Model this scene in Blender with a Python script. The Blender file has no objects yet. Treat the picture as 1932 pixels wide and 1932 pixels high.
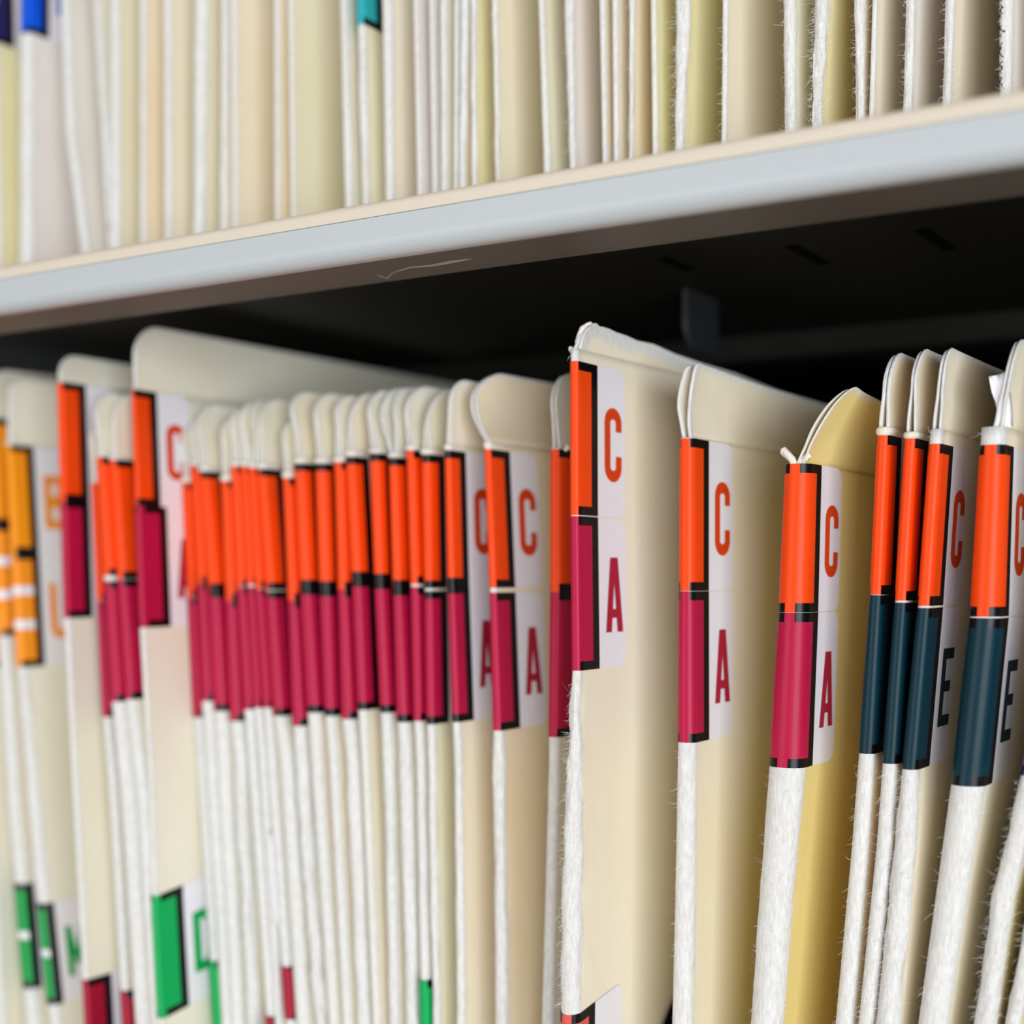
import bpy, math, random
from mathutils import Vector, Matrix, noise

random.seed(7)
scene = bpy.context.scene
C = scene.collection

# ------------------------------------------------------------------ camera
FPX, CX, CY = 2736.0, 966.0, 966.0            # focal length in pixels of the 1932 frame
YAW, PITCH = math.radians(32.4), math.radians(2.5)
Z0 = 1.20                                     # eye height above the ground
CAM = Vector((0.0, -0.2234, Z0))
FWD = Vector((-math.sin(YAW) * math.cos(PITCH), math.cos(YAW) * math.cos(PITCH), math.sin(PITCH)))
RIGHT = Vector((math.cos(YAW), math.sin(YAW), 0.0))
UP = RIGHT.cross(FWD)
cd = bpy.data.cameras.new('camera')
cam = bpy.data.objects.new('camera', cd)
C.objects.link(cam)
cam.matrix_world = Matrix(((RIGHT.x, UP.x, -FWD.x, CAM.x), (RIGHT.y, UP.y, -FWD.y, CAM.y),
                           (RIGHT.z, UP.z, -FWD.z, CAM.z), (0, 0, 0, 1)))
cd.sensor_width = 36.0
cd.lens = FPX / 1932.0 * 36.0
cd.clip_start, cd.clip_end = 0.005, 20.0
cd.dof.use_dof = True
cd.dof.focus_distance = 0.233
cd.dof.aperture_fstop = 9.5
scene.camera = cam

# ------------------------------------------------------------------ light
world = bpy.data.worlds.new('room_light')
scene.world = world
world.use_nodes = True
world.node_tree.nodes['Background'].inputs[0].default_value = (1.0, 0.76, 0.48, 1)
world.node_tree.nodes['Background'].inputs[1].default_value = 0.26


def area(name, loc, target, sx, sy, power, col):
    l = bpy.data.lights.new(name, 'AREA')
    l.shape = 'RECTANGLE'
    l.size, l.size_y, l.energy, l.color = sx, sy, power, col
    o = bpy.data.objects.new(name, l)
    C.objects.link(o)
    o.location = loc
    o.rotation_euler = (Vector(target) - Vector(loc)).to_track_quat('-Z', 'Y').to_euler()
    return o


TGT = (-0.17, 0.0, Z0)
area('window_daylight', (1.30, -1.5, Z0 - 0.12), TGT, 1.3, 0.9, 40, (0.92, 0.965, 1.0))
area('front_left_fill', (-1.0, -1.9, Z0 - 0.05), TGT, 1.0, 0.9, 13, (0.94, 0.97, 1.0))  # added fill that lifts the folder fronts, no known window stands here
vs = scene.view_settings
vs.view_transform = 'Standard'
vs.look = 'None'
vs.exposure = 0.0
vs.gamma = 1.0
vs.use_curve_mapping = False


# ------------------------------------------------------------------ helpers
def srgb(r, g, b):
    f = lambda c: (c / 255 / 12.92) if c / 255 <= 0.04045 else ((c / 255 + 0.055) / 1.055) ** 2.4
    return (f(r), f(g), f(b), 1.0)


def unproj(x, y, Yp):
    """the point of the vertical plane Y = Yp seen at pixel x, y"""
    d = FWD + RIGHT * ((x - CX) / FPX) - UP * ((y - CY) / FPX)
    return CAM + d * ((Yp - CAM.y) / d.y)


def lerp(a, b, t):
    return a + (b - a) * t


def smooth(t):
    t = max(0.0, min(1.0, t))
    return t * t * (3 - 2 * t)


def mesh_obj(name, verts, faces, mats, parent=None, loc=None, mat_idx=None, smooth_shade=False, attr=None):
    me = bpy.data.meshes.new(name)
    me.from_pydata(verts, [], faces)
    for m in (mats if isinstance(mats, (list, tuple)) else [mats]):
        me.materials.append(m)
    if mat_idx:
        me.polygons.foreach_set('material_index', mat_idx)
    if smooth_shade:
        me.polygons.foreach_set('use_smooth', [True] * len(me.polygons))
    if attr:
        for k, vals in attr.items():
            a = me.attributes.new(k, 'FLOAT', 'POINT')
            a.data.foreach_set('value', vals)
    me.update()
    o = bpy.data.objects.new(name, me)
    C.objects.link(o)
    if parent is not None:
        o.parent = parent
    if loc is not None:
        o.location = loc
    return o


def empty(name, loc):
    o = bpy.data.objects.new(name, None)
    o.empty_display_size = 0.02
    C.objects.link(o)
    o.location = loc
    return o


def tag(o, label, cat, group=None, kind=None):
    o['label'] = label
    o['category'] = cat
    if group:
        o['group'] = group
    if kind:
        o['kind'] = kind


def extrude_x(profile, x0, x1, nseg=1):
    """a closed (y, z) outline swept along X"""
    n = len(profile)
    v, f = [], []
    for i in range(nseg + 1):
        x = lerp(x0, x1, i / nseg)
        v += [(x, y, z) for y, z in profile]
    for i in range(nseg):
        for j in range(n):
            k = (j + 1) % n
            f.append((i * n + j, i * n + k, (i + 1) * n + k, (i + 1) * n + j))
    f.append(tuple(range(n - 1, -1, -1)))
    f.append(tuple(nseg * n + j for j in range(n)))
    return v, f


# ------------------------------------------------------------------ materials
def nodes(name):
    m = bpy.data.materials.new(name)
    m.use_nodes = True
    nt = m.node_tree
    return m, nt, nt.nodes['Principled BSDF']


def N(nt, t, **kw):
    n = nt.nodes.new(t)
    for k, v in kw.items():
        setattr(n, k, v)
    return n


def paper(name, base, dark):
    """card stock: faint mottling, rubbed white near the edges (edge_dist in mm)"""
    m, nt, b = nodes(name)
    L = nt.links.new
    tc = N(nt, 'ShaderNodeTexCoord')
    mp = N(nt, 'ShaderNodeMapping')
    mp.inputs['Scale'].default_value = (1, 1, 0.35)
    L(tc.outputs['Object'], mp.inputs['Vector'])
    n1 = N(nt, 'ShaderNodeTexNoise')
    n1.inputs['Scale'].default_value = 60
    n1.inputs['Detail'].default_value = 5
    L(mp.outputs[0], n1.inputs['Vector'])
    n2 = N(nt, 'ShaderNodeTexNoise')
    n2.inputs['Scale'].default_value = 900
    n2.inputs['Detail'].default_value = 4
    L(mp.outputs[0], n2.inputs['Vector'])
    mix = N(nt, 'ShaderNodeMix', data_type='RGBA')
    mix.inputs[6].default_value = base
    mix.inputs[7].default_value = dark
    rmp = N(nt, 'ShaderNodeMapRange')
    rmp.inputs['From Min'].default_value = 0.42
    rmp.inputs['From Max'].default_value = 0.75
    L(n1.outputs[0], rmp.inputs['Value'])
    L(rmp.outputs[0], mix.inputs[0])
    ed = N(nt, 'ShaderNodeAttribute', attribute_name='edge_dist')
    wr = N(nt, 'ShaderNodeAttribute', attribute_name='wear_mm', attribute_type='OBJECT')
    nn = N(nt, 'ShaderNodeMath', operation='MULTIPLY_ADD')     # wear + (noise - .5) * wear
    sub = N(nt, 'ShaderNodeMath', operation='SUBTRACT')
    sub.inputs[1].default_value = 0.5
    n3 = N(nt, 'ShaderNodeTexNoise')
    n3.inputs['Scale'].default_value = 220
    n3.inputs['Detail'].default_value = 6
    L(mp.outputs[0], n3.inputs['Vector'])
    L(n3.outputs[0], sub.inputs[0])
    mul = N(nt, 'ShaderNodeMath', operation='MULTIPLY')
    mul.inputs[1].default_value = 1.8
    L(sub.outputs[0], mul.inputs[0])
    L(mul.outputs[0], nn.inputs[0])
    L(wr.outputs['Fac'], nn.inputs[1])
    L(wr.outputs['Fac'], nn.inputs[2])
    df = N(nt, 'ShaderNodeMath', operation='SUBTRACT')
    L(nn.outputs[0], df.inputs[0])
    L(ed.outputs['Fac'], df.inputs[1])
    mr = N(nt, 'ShaderNodeMapRange')
    mr.inputs['From Min'].default_value = -0.8
    mr.inputs['From Max'].default_value = 0.55
    L(df.outputs[0], mr.inputs['Value'])
    wmix = N(nt, 'ShaderNodeMix', data_type='RGBA')
    L(mr.outputs[0], wmix.inputs[0])
    L(mix.outputs[2], wmix.inputs[6])
    fm = N(nt, 'ShaderNodeMapping')
    fm.inputs['Rotation'].default_value = (0.5, 0.35, 0)
    fm.inputs['Scale'].default_value = (1, 1, 0.22)
    L(tc.outputs['Object'], fm.inputs['Vector'])
    n4 = N(nt, 'ShaderNodeTexNoise')
    n4.inputs['Scale'].default_value = 2600
    n4.inputs['Detail'].default_value = 6
    L(fm.outputs[0], n4.inputs['Vector'])
    fr_ = N(nt, 'ShaderNodeMapRange')
    fr_.inputs['From Min'].default_value = 0.3
    fr_.inputs['From Max'].default_value = 0.7
    L(n4.outputs[0], fr_.inputs['Value'])
    wc = N(nt, 'ShaderNodeMix', data_type='RGBA')
    wc.inputs[6].default_value = srgb(212, 211, 209)
    wc.inputs[7].default_value = srgb(234, 236, 238)
    L(fr_.outputs[0], wc.inputs[0])
    L(wc.outputs[2], wmix.inputs[7])
    bw = N(nt, 'ShaderNodeMath', operation='MULTIPLY')
    L(n4.outputs[0], bw.inputs[0])
    L(mr.outputs[0], bw.inputs[1])
    bsum = N(nt, 'ShaderNodeMath', operation='MULTIPLY_ADD')
    bsum.inputs[1].default_value = 1.2
    L(bw.outputs[0], bsum.inputs[0])
    L(n2.outputs[0], bsum.inputs[2])
    L(wmix.outputs[2], b.inputs['Base Color'])
    b.inputs['Roughness'].default_value = 0.75
    b.inputs['Specular IOR Level'].default_value = 0.25
    bp = N(nt, 'ShaderNodeBump')
    bp.inputs['Strength'].default_value = 0.25
    bp.inputs['Distance'].default_value = 0.0002
    L(bsum.outputs[0], bp.inputs['Height'])
    L(bp.outputs[0], b.inputs['Normal'])
    return m


TINT = {
    'manila': paper('manila_card', srgb(244, 236, 216), srgb(240, 229, 203)),
    'cream': paper('cream_card', srgb(240, 236, 219), srgb(237, 230, 208)),
    'green': paper('greenish_card', srgb(238, 233, 208), srgb(233, 226, 194)),
    'yellow': paper('yellow_card', srgb(240, 222, 150), srgb(232, 210, 134)),
    'peach': paper('peach_card', srgb(246, 231, 205), srgb(242, 218, 182)),
    'olive': paper('olive_cream_card', srgb(238, 231, 188), srgb(231, 222, 170)),
    'grey': paper('pale_grey_card', srgb(238, 233, 228), srgb(228, 220, 214)),
}


def gloss(name, col, rough=0.45, coat=0.06, var=0.08):
    m, nt, b = nodes(name)
    L = nt.links.new
    n = N(nt, 'ShaderNodeTexNoise')
    n.inputs['Scale'].default_value = 700
    n.inputs['Detail'].default_value = 3
    tc = N(nt, 'ShaderNodeTexCoord')
    L(tc.outputs['Object'], n.inputs['Vector'])
    mx = N(nt, 'ShaderNodeMix', data_type='RGBA')
    mx.inputs[6].default_value = tuple(c * (1 - var) for c in col[:3]) + (1,)
    mx.inputs[7].default_value = tuple(min(1, c * (1 + var)) for c in col[:3]) + (1,)
    L(n.outputs[0], mx.inputs[0])
    L(mx.outputs[2], b.inputs['Base Color'])
    b.inputs['Roughness'].default_value = rough
    b.inputs['Coat Weight'].default_value = coat
    b.inputs['Coat Roughness'].default_value = 0.2
    b.inputs['Specular IOR Level'].default_value = 0.18
    return m


INK = {
    'C': gloss('orange_red_print', srgb(252, 74, 8)),
    'A': gloss('magenta_print', srgb(184, 20, 68)),
    'E': gloss('dark_teal_print', srgb(4, 48, 62)),
    'B': gloss('light_orange_print', srgb(255, 152, 20)),
    'U': gloss('amber_print', srgb(255, 152, 34)),
    'M': gloss('green_print', srgb(0, 158, 72)),
    'D': gloss('bright_green_print', srgb(0, 172, 90)),
    'R': gloss('crimson_print', srgb(165, 22, 52)),
    'K': gloss('coral_print', srgb(226, 92, 84)),
    'blue': gloss('blue_print', srgb(0, 84, 222)),
    'navy': gloss('navy_print', srgb(40, 36, 96)),
    'teal': gloss('teal_print', srgb(48, 172, 184)),
    'violet': gloss('violet_print', srgb(110, 92, 190)),
}
LETTER_INK = {'C': gloss('letter_orange', srgb(220, 66, 12)), 'A': gloss('letter_crimson', srgb(176, 30, 58)),
              'E': gloss('letter_dark', srgb(14, 44, 50)), 'B': INK['B'], 'U': INK['U'], 'M': INK['M'], 'D': INK['D'],
              'R': INK['R']}
BLACK = gloss('black_print', srgb(10, 10, 14), 0.3)
WHITE = gloss('white_label_stock', srgb(240, 238, 246), 0.45, 0.1, 0.015)


def steel(name, col, rough, spec=0.4, metallic=0.0):
    m, nt, b = nodes(name)
    L = nt.links.new
    n = N(nt, 'ShaderNodeTexNoise')
    n.inputs['Scale'].default_value = 350
    tc = N(nt, 'ShaderNodeTexCoord')
    L(tc.outputs['Object'], n.inputs['Vector'])
    bp = N(nt, 'ShaderNodeBump')
    bp.inputs['Strength'].default_value = 0.08
    bp.inputs['Distance'].default_value = 0.0004
    L(n.outputs[0], bp.inputs['Height'])
    L(bp.outputs[0], b.inputs['Normal'])
    b.inputs['Base Color'].default_value = col
    b.inputs['Roughness'].default_value = rough
    b.inputs['Specular IOR Level'].default_value = spec
    b.inputs['Metallic'].default_value = metallic
    return m


M_LIP = steel('white_enamel', srgb(192, 200, 207), 0.4)
M_TRIM = steel('beige_trim_enamel', srgb(222, 212, 199), 0.5)
M_UNDER = steel('shade_darkened_steel', srgb(30, 30, 27), 0.6, 0.2)  # shelf grey turned near black: the shade below the board is in the colour
M_FLANGE = steel('shade_darkened_enamel', srgb(84, 84, 80), 0.5)  # grey enamel darkened in colour to carry the shade under the lip
M_SLOT = steel('slot_black', srgb(8, 8, 8), 0.9, 0.05)
M_METAL = steel('divider_steel', srgb(120, 116, 108), 0.35, 0.5, 0.6)
M_BRACKET = steel('dark_bracket_paint', srgb(44, 46, 50), 0.5, 0.3)
M_SHEET = steel('white_copy_paper', srgb(246, 246, 252), 0.7, 0.2)

# ------------------------------------------------------------------ shelf unit
XA, XB = -0.46, 0.16
FLOOR_UP = Z0 + 0.0600        # top face of the upper shelf board
UNDER = Z0 + 0.0588
FLOOR_LO = Z0 - 0.2050        # top face of the lower shelf board
BACK = 0.34
unit = empty('filing_shelf', (0.5 * (XA + XB), 0, FLOOR_LO))
tag(unit, 'open steel filing shelf with white front lip and shaded underside holding both folder rows', 'shelf')


def part(name, v, f, m, parent=unit, sm=False):
    o = mesh_obj(name, v, f, m, smooth_shade=sm)
    o.parent = parent
    o.matrix_parent_inverse = Matrix.Translation(-unit.location) if parent is unit else Matrix.Identity(4)
    return o


def box(x0, x1, y0, y1, z0, z1):
    v = [(x, y, z) for x in (x0, x1) for y in (y0, y1) for z in (z0, z1)]
    f = [(0, 1, 3, 2), (4, 6, 7, 5), (0, 4, 5, 1), (2, 3, 7, 6), (0, 2, 6, 4), (1, 5, 7, 3)]
    return v, f


part('shelf_board', *box(XA, XB, -0.0385, BACK, UNDER + 0.0005, FLOOR_UP), M_TRIM)
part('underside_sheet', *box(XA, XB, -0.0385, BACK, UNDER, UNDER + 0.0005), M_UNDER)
lipz = Z0 + 0.0506
prof = []
R_ = 0.0026
for i in range(9):                                   # rolled lower front corner
    a = math.pi * (1.0 + 0.5 * i / 8)
    prof.append((-0.043 + R_ + R_ * math.cos(a), lipz + R_ + R_ * math.sin(a)))
prof += [(-0.0395, lipz), (-0.0395, Z0 + 0.0567), (-0.0430, Z0 + 0.0567)]
part('front_lip', *extrude_x(prof, XA, XB, 1), M_LIP)
tp = []
for i in range(7):
    a = math.pi * (1.0 - 0.5 * i / 6)
    tp.append((-0.0427 + 0.0012 + 0.0012 * math.cos(a), Z0 + 0.0583 + 0.0012 * math.sin(a)))
tp = [(-0.0427, Z0 + 0.0569)] + tp + [(-0.0400, Z0 + 0.0595), (-0.0400, Z0 + 0.0569)]
part('trim_strip', *extrude_x(tp, XA, XB, 1), M_TRIM)
part('return_flange', *extrude_x([(-0.0394, lipz), (-0.0254, lipz), (-0.0250, lipz + 0.0004), (-0.0250, lipz + 0.0012),
                                  (-0.0394, lipz + 0.0012)], XA, XB, 1), M_FLANGE)
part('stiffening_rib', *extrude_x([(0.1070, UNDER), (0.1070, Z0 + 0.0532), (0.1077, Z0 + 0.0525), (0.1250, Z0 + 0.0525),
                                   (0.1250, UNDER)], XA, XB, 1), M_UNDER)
part('lower_shelf_board', *box(XA, XB, -0.043, BACK, FLOOR_LO - 0.012, FLOOR_LO), M_LIP)
part('top_shelf_board', *box(XA, XB, -0.043, BACK, FLOOR_UP + 0.2900, FLOOR_UP + 0.3000), M_LIP)
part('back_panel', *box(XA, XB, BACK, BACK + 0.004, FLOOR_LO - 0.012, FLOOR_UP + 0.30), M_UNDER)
part('end_panel', *box(XA - 0.004, XA, -0.043, BACK, FLOOR_LO - 0.012, FLOOR_UP + 0.30), M_LIP)
part('end_panel', *box(XB, XB + 0.004, -0.043, BACK, FLOOR_LO - 0.012, FLOOR_UP + 0.30), M_LIP)


def on_level(x, y, z):
    d = FWD + RIGHT * ((x - CX) / FPX) - UP * ((y - CY) / FPX)
    return CAM + d * ((z - CAM.z) / d.z)


for (xa, ya, xb, yb) in ((1490, 462, 1545, 498), (1738, 432, 1790, 470), (1250, 486, 1284, 497)):
    p, q = on_level(xa, ya, UNDER), on_level(xb, yb, UNDER)
    part('slot', *box(p.x - 0.0011, p.x + 0.0011, p.y, max(q.y, p.y + 0.012), UNDER - 0.0002, UNDER + 0.0004), M_SLOT)
# hanging divider bracket under the board: a thin plate with one rounded corner
bp0 = unproj(1287, 520, 0.045)
bv = [(0.045, UNDER)]
for i in range(9):
    a = math.pi * (1.0 + 0.5 * i / 8)
    bv.append((0.045 + 0.006 + 0.006 * math.cos(a), UNDER - 0.0125 + 0.006 + 0.006 * math.sin(a)))
bv += [(0.0600, UNDER - 0.0125), (0.0600, UNDER)]
part('divider_bracket', *extrude_x(bv, bp0.x, bp0.x + 0.0012), M_BRACKET)

# ------------------------------------------------------------------ folders
BLK = {}


def letter_polys(ch):
    """letter strokes as quads in a unit box, x to the right, y up"""
    q = []

    def bar(x0, y0, x1, y1):
        q.append(((x0, y0), (x1, y0), (x1, y1), (x0, y1)))

    def stroke(pts, w, wy=None):
        for i in range(len(pts) - 1):
            (ax, ay), (bx, by) = pts[i], pts[i + 1]

            def nrm(k):
                p0 = pts[max(k - 1, 0)]
                p1 = pts[min(k + 1, len(pts) - 1)]
                dx, dy = (p1[0] - p0[0]), (p1[1] - p0[1]) * 2.2
                l = math.hypot(dx, dy) or 1
                return -dy / l * w / 2, dx / l * w / 2 / 2.2
            n0, n1 = nrm(i), nrm(i + 1)
            q.append(((ax + n0[0], ay + n0[1]), (ax - n0[0], ay - n0[1]), (bx - n1[0], by - n1[1]), (bx + n1[0], by + n1[1])))
    W = 0.34
    if ch == 'C':
        pts = [(1 - W / 2, 0.68), (1 - W / 2, 0.80)]
        for i in range(13):
            a = math.pi * i / 12
            pts.append((0.5 + (0.5 - W / 2) * math.cos(a), 0.80 + (0.20 - W / 4.4) * math.sin(a)))
        for i in range(13):
            a = math.pi * (1 + i / 12)
            pts.append((0.5 + (0.5 - W / 2) * math.cos(a), 0.20 + (0.20 - W / 4.4) * math.sin(a)))
        pts += [(1 - W / 2, 0.35)]
        stroke(pts, W)
    elif ch == 'A':
        q.append(((0, 0), (0.33, 0), (0.50, 0.66), (0.28, 1.0)))
        q.append(((1, 0), (0.72, 1.0), (0.50, 0.66), (0.67, 0)))
        q.append(((0.28, 1.0), (0.50, 0.66), (0.72, 1.0)))
        q.append(((0.27, 0.19), (0.73, 0.19), (0.69, 0.31), (0.31, 0.31)))
    elif ch == 'E':
        bar(0, 0, 0.34, 1)
        bar(0.34, 0.86, 1, 1)
        bar(0.34, 0.44, 0.85, 0.58)
        bar(0.34, 0, 1, 0.14)
    elif ch in 'BDR':
        bar(0, 0, 0.36, 1)
        if ch == 'D':
            pts = [(0.3, 0.93), (0.55, 0.93), (0.78, 0.86), (0.86, 0.72), (0.86, 0.28), (0.78, 0.14), (0.55, 0.07), (0.3, 0.07)]
            stroke(pts, 0.36)
        else:
            stroke([(0.3, 0.93), (0.65, 0.93), (0.84, 0.84), (0.84, 0.65), (0.65, 0.53), (0.3, 0.53)], 0.36)
            if ch == 'B':
                stroke([(0.3, 0.5), (0.65, 0.47), (0.86, 0.38), (0.86, 0.16), (0.65, 0.07), (0.3, 0.07)], 0.36)
            else:
                q.append(((0.4, 0.5), (0.7, 0.5), (1, 0), (0.7, 0)))
    elif ch == 'U':
        pts = [(W / 2, 1), (W / 2, 0.22)]
        for i in range(1, 12):
            a = math.pi * (1 + i / 12)
            pts.append((0.5 + (0.5 - W / 2) * math.cos(a), 0.22 + (0.22 - W / 4.4) * math.sin(a)))
        pts += [(1 - W / 2, 0.22), (1 - W / 2, 1)]
        stroke(pts, W)
    elif ch == 'M':
        bar(0, 0, 0.3, 1)
        bar(0.7, 0, 1, 1)
        q.append(((0.0, 1), (0.26, 1), (0.62, 0.2), (0.42, 0.2)))
        q.append(((1.0, 1), (0.74, 1), (0.38, 0.2), (0.58, 0.2)))
    return q


YS = [0.0006, 0.0013, 0.0022, 0.0035, 0.005, 0.007, 0.0095, 0.0125, 0.016, 0.020, 0.026, 0.034, 0.045, 0.06, 0.08, 0.11, 0.16, 0.24]


class Folder:
    def __init__(s, shelf, tint, yf, pts, labels=(), band=0, tab=None, wear=0.9, fray=0.0, fibres=0, desc='', group='', top=None):
        s.shelf, s.tint, s.yf, s.labels, s.band, s.tab = shelf, tint, yf, list(labels), band, tab
        s.wear, s.fray, s.fibres, s.desc, s.group, s.top = wear, fray, fibres, desc, group, top
        tb = []
        for (y, x, w) in pts:
            a, b = unproj(x, y, yf), unproj(x + w, y, yf)
            tb.append((a.z, a.x, b.x - a.x))
        s.tb = sorted(tb)
        s.pts = sorted(pts)
        s.floor = FLOOR_UP + 0.0001 if shelf == 'U' else FLOOR_LO + 0.0001
        s.prev = s.next = None
        s.clampw = True

    def raw(s, z, k):
        tb = s.tb
        if len(tb) == 1:
            return tb[0][k]
        if z <= tb[0][0]:
            (z0, z1) = tb[0], tb[1]
            sl = (z1[k] - z0[k]) / (z1[0] - z0[0])
            if k == 2:
                return z0[k]
            dz = tb[0][0] - z
            return z0[k] - sl * min(dz, 0.03 + 0.0 * dz) * (1 if dz < 0.03 else 1)
        if z >= tb[-1][0]:
            (z0, z1) = tb[-2], tb[-1]
            if k == 2:
                return z1[k]
            sl = (z1[k] - z0[k]) / (z1[0] - z0[0])
            return z1[k] + sl * min(z - tb[-1][0], 0.03)
        for i in range(len(tb) - 1):
            if tb[i][0] <= z <= tb[i + 1][0]:
                t = (z - tb[i][0]) / (tb[i + 1][0] - tb[i][0])
                return lerp(tb[i][k], tb[i + 1][k], t)

    def xl(s, z):
        return s.raw(z, 1)

    def w(s, z):
        w = s.raw(z, 2)
        if s.next is not None:
            w = min(w, (s.next.xl(z) - s.xl(z)) * 0.93)
        return max(w, 0.0004)

    def gap(s, z):      # free room to the neighbour on the right
        if s.next is None:
            return 0.004
        return max(0.0, s.next.xl(z) - s.xl(z) - s.w(z))

    def xpix(s, y):
        p = s.pts
        if len(p) == 1:
            return p[0][1]
        for i in range(len(p) - 1):
            if y <= p[i + 1][0] or i == len(p) - 2:
                t = (y - p[i][0]) / (p[i + 1][0] - p[i][0])
                return lerp(p[i][1], p[i + 1][1], t)

    def zpix(s, y):
        return unproj(s.xpix(y), y, s.yf).z

    def half(s, z, side):
        """outline from the middle of the spine back along one side: list of (x, y) offsets from the spine centre"""
        W = s.w(z)
        sag = min(W * 0.45, 0.0024)
        g = s.gap(z) if side > 0 else (s.prev.gap(z) if s.prev else 0.004)
        fl = 0.38 * g
        out = []
        for i in range(8):
            a = math.pi / 2 * i / 7
            out.append((side * W / 2 * math.sin(a), sag * (1 - math.cos(a))))
        for Y in YS:
            out.append((side * (W / 2 + fl * smooth(Y / 0.09)), sag + Y))
        return out

    def flare(s, z, side, Y):
        g = s.gap(z) if side > 0 else (s.prev.gap(z) if s.prev else 0.004)
        return 0.38 * g * smooth(Y / 0.09)

    def at(s, z, sd, off, cx):
        """point at signed distance sd (m) along the outline from the spine centre, lifted by off"""
        h = s.half(z, 1 if sd >= 0 else -1)
        d = abs(sd)
        acc = 0.0
        for i in range(len(h) - 1):
            dx, dy = h[i + 1][0] - h[i][0], h[i + 1][1] - h[i][1]
            l = math.hypot(dx, dy)
            if acc + l >= d or i == len(h) - 2:
                t = (d - acc) / l
                nx, ny = dy / l, -dx / l
                if sd < 0:
                    nx, ny = -nx, -ny
                # for side>0 the outward normal of direction (dx,dy) is (dy,-dx)
                return (cx + h[i][0] + dx * t + nx * off, h[i][1] + dy * t + ny * off, z)
            acc += l

    def build(s):
        o0 = Vector((s.xl(s.floor) + s.w(s.floor) / 2, s.yf, s.floor))
        s.o0 = o0
        root = empty('file_folder', o0)
        tag(root, s.desc, 'folder', s.group or ('folders on the upper shelf' if s.shelf == 'U' else 'folders on the lower shelf'))
        s.root = root
        mat = TINT[s.tint]
        toLocal = lambda p: (p[0] - o0.x, p[1], p[2] - o0.z)
        cxz = lambda z: s.xl(z) + s.w(z) / 2
        # ---- label zones (z intervals)
        zones = []
        for lb in s.labels:
            zones.append((s.zpix(lb[2]), s.zpix(lb[1])))
        if s.shelf == 'L':
            ztop = s.zpix(s.labels[0][1] - s.band) if s.labels else s.zpix(s.top)
            zs = [s.floor, s.floor + 0.03, s.floor + 0.07, Z0 - 0.10]
            z = Z0 - 0.092
        else:
            ztop = s.floor + 0.235
            zs = [s.floor]
            z = s.floor + 0.002
        step = 0.0012 if (s.fray > 0 or s.fibres) else 0.004
        zend = min(ztop, Z0 + 0.13)
        while z < zend - step * 0.5:
            zs.append(z)
            z += step
        zs.append(zend)
        if ztop > zend + 0.001:
            zs += [zend + 0.05, ztop]
        seed = hash((round(o0.x * 1e5), s.shelf)) % 1000
        v, ed, f = [], [], []
        nper = None
        for z in zs:
            L_, R_ = s.half(z, -1), s.half(z, 1)
            ring = list(reversed(L_[1:])) + R_
            narc = 7
            cx = cxz(z)
            free = 1.0
            for (za, zb) in zones:
                if za - 0.0015 < z < zb + 0.0015:
                    free = 0.0
                elif za - 0.006 < z < zb + 0.006:
                    free = min(free, (za - z - 0.0015) / 0.0045 if z < za else (z - zb - 0.0015) / 0.0045)
            nL = len(L_) - 1
            for j, (x, y) in enumerate(ring):
                k = abs(j - nL)
                if s.fray and free > 0 and k <= narc + 2:
                    e = s.fray * free * (1.0 if k <= narc else 0.5)
                    x += e * 0.45 * noise.noise((z * 160 + seed, j * 0.2, 3.1)) + e * 0.3 * noise.noise((z * 1100, j * 0.9, seed))
                    y += e * (0.5 * noise.noise((z * 120, j * 0.15 + seed, 7.7)) + 0.35 * noise.noise((z * 1100, j * 0.7, seed + 9)))
                v.append(toLocal((cx + x, y, z)))
                ed.append(0.0 if k <= narc else (y - 0.0002) * 1000)
            nper = len(ring)
        for i in range(len(zs) - 1):
            for j in range(nper):
                k = (j + 1) % nper
                f.append((i * nper + j, i * nper + k, (i + 1) * nper + k, (i + 1) * nper + j))
        f.append(tuple(range(nper - 1, -1, -1)))
        f.append(tuple((len(zs) - 1) * nper + j for j in range(nper)))
        cover = mesh_obj('cover', v, f, mat, root, smooth_shade=True, attr={'edge_dist': ed})
        cover.data.polygons[-1].use_smooth = False
        cover.data.polygons[-2].use_smooth = False
        cover['wear_mm'] = s.wear * 0.6
        # ---- labels
        for n, lb in enumerate(s.labels):
            s.make_label(lb, n, toLocal, cxz)
        # ---- folded paper rim just above the top label
        if s.shelf == 'L' and 4 <= s.band <= 15 and s.labels:
            zl = s.zpix(s.labels[0][1])
            hgt = min(ztop - zl, 0.0014)
            rv, rf, red = [], [], []
            svs = [i * 0.0004 for i in range(-14, 15)]
            zr = [(0.0, 0.00006), (0.12, 0.0002), (0.5, 0.00032), (0.88, 0.00022), (1.0, 0.00002)]
            for (t_, of) in zr:
                z = ztop - hgt + hgt * t_ + 0.0001
                for sd in svs:
                    fadeo = 1 - smooth((abs(sd) - 0.003) / 0.0026)
                    rv.append(toLocal(s.at(z, sd, of * fadeo + 0.00002, cxz(z))))
                    red.append(0.7)
            n_ = len(svs)
            for i in range(len(zr) - 1):
                for j in range(n_ - 1):
                    rf.append((i * n_ + j, i * n_ + j + 1, (i + 1) * n_ + j + 1, (i + 1) * n_ + j))
            rim = mesh_obj('paper_rim', rv, rf, mat, root, smooth_shade=True, attr={'edge_dist': red})
            rim['wear_mm'] = 0.6
        # ---- tab leaves
        if s.tab:
            s.make_tab(ztop, toLocal, cxz, mat)
        # ---- loose fibres
        if s.fibres:
            s.make_fibres(zones, ztop, toLocal, cxz)
        return root

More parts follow.
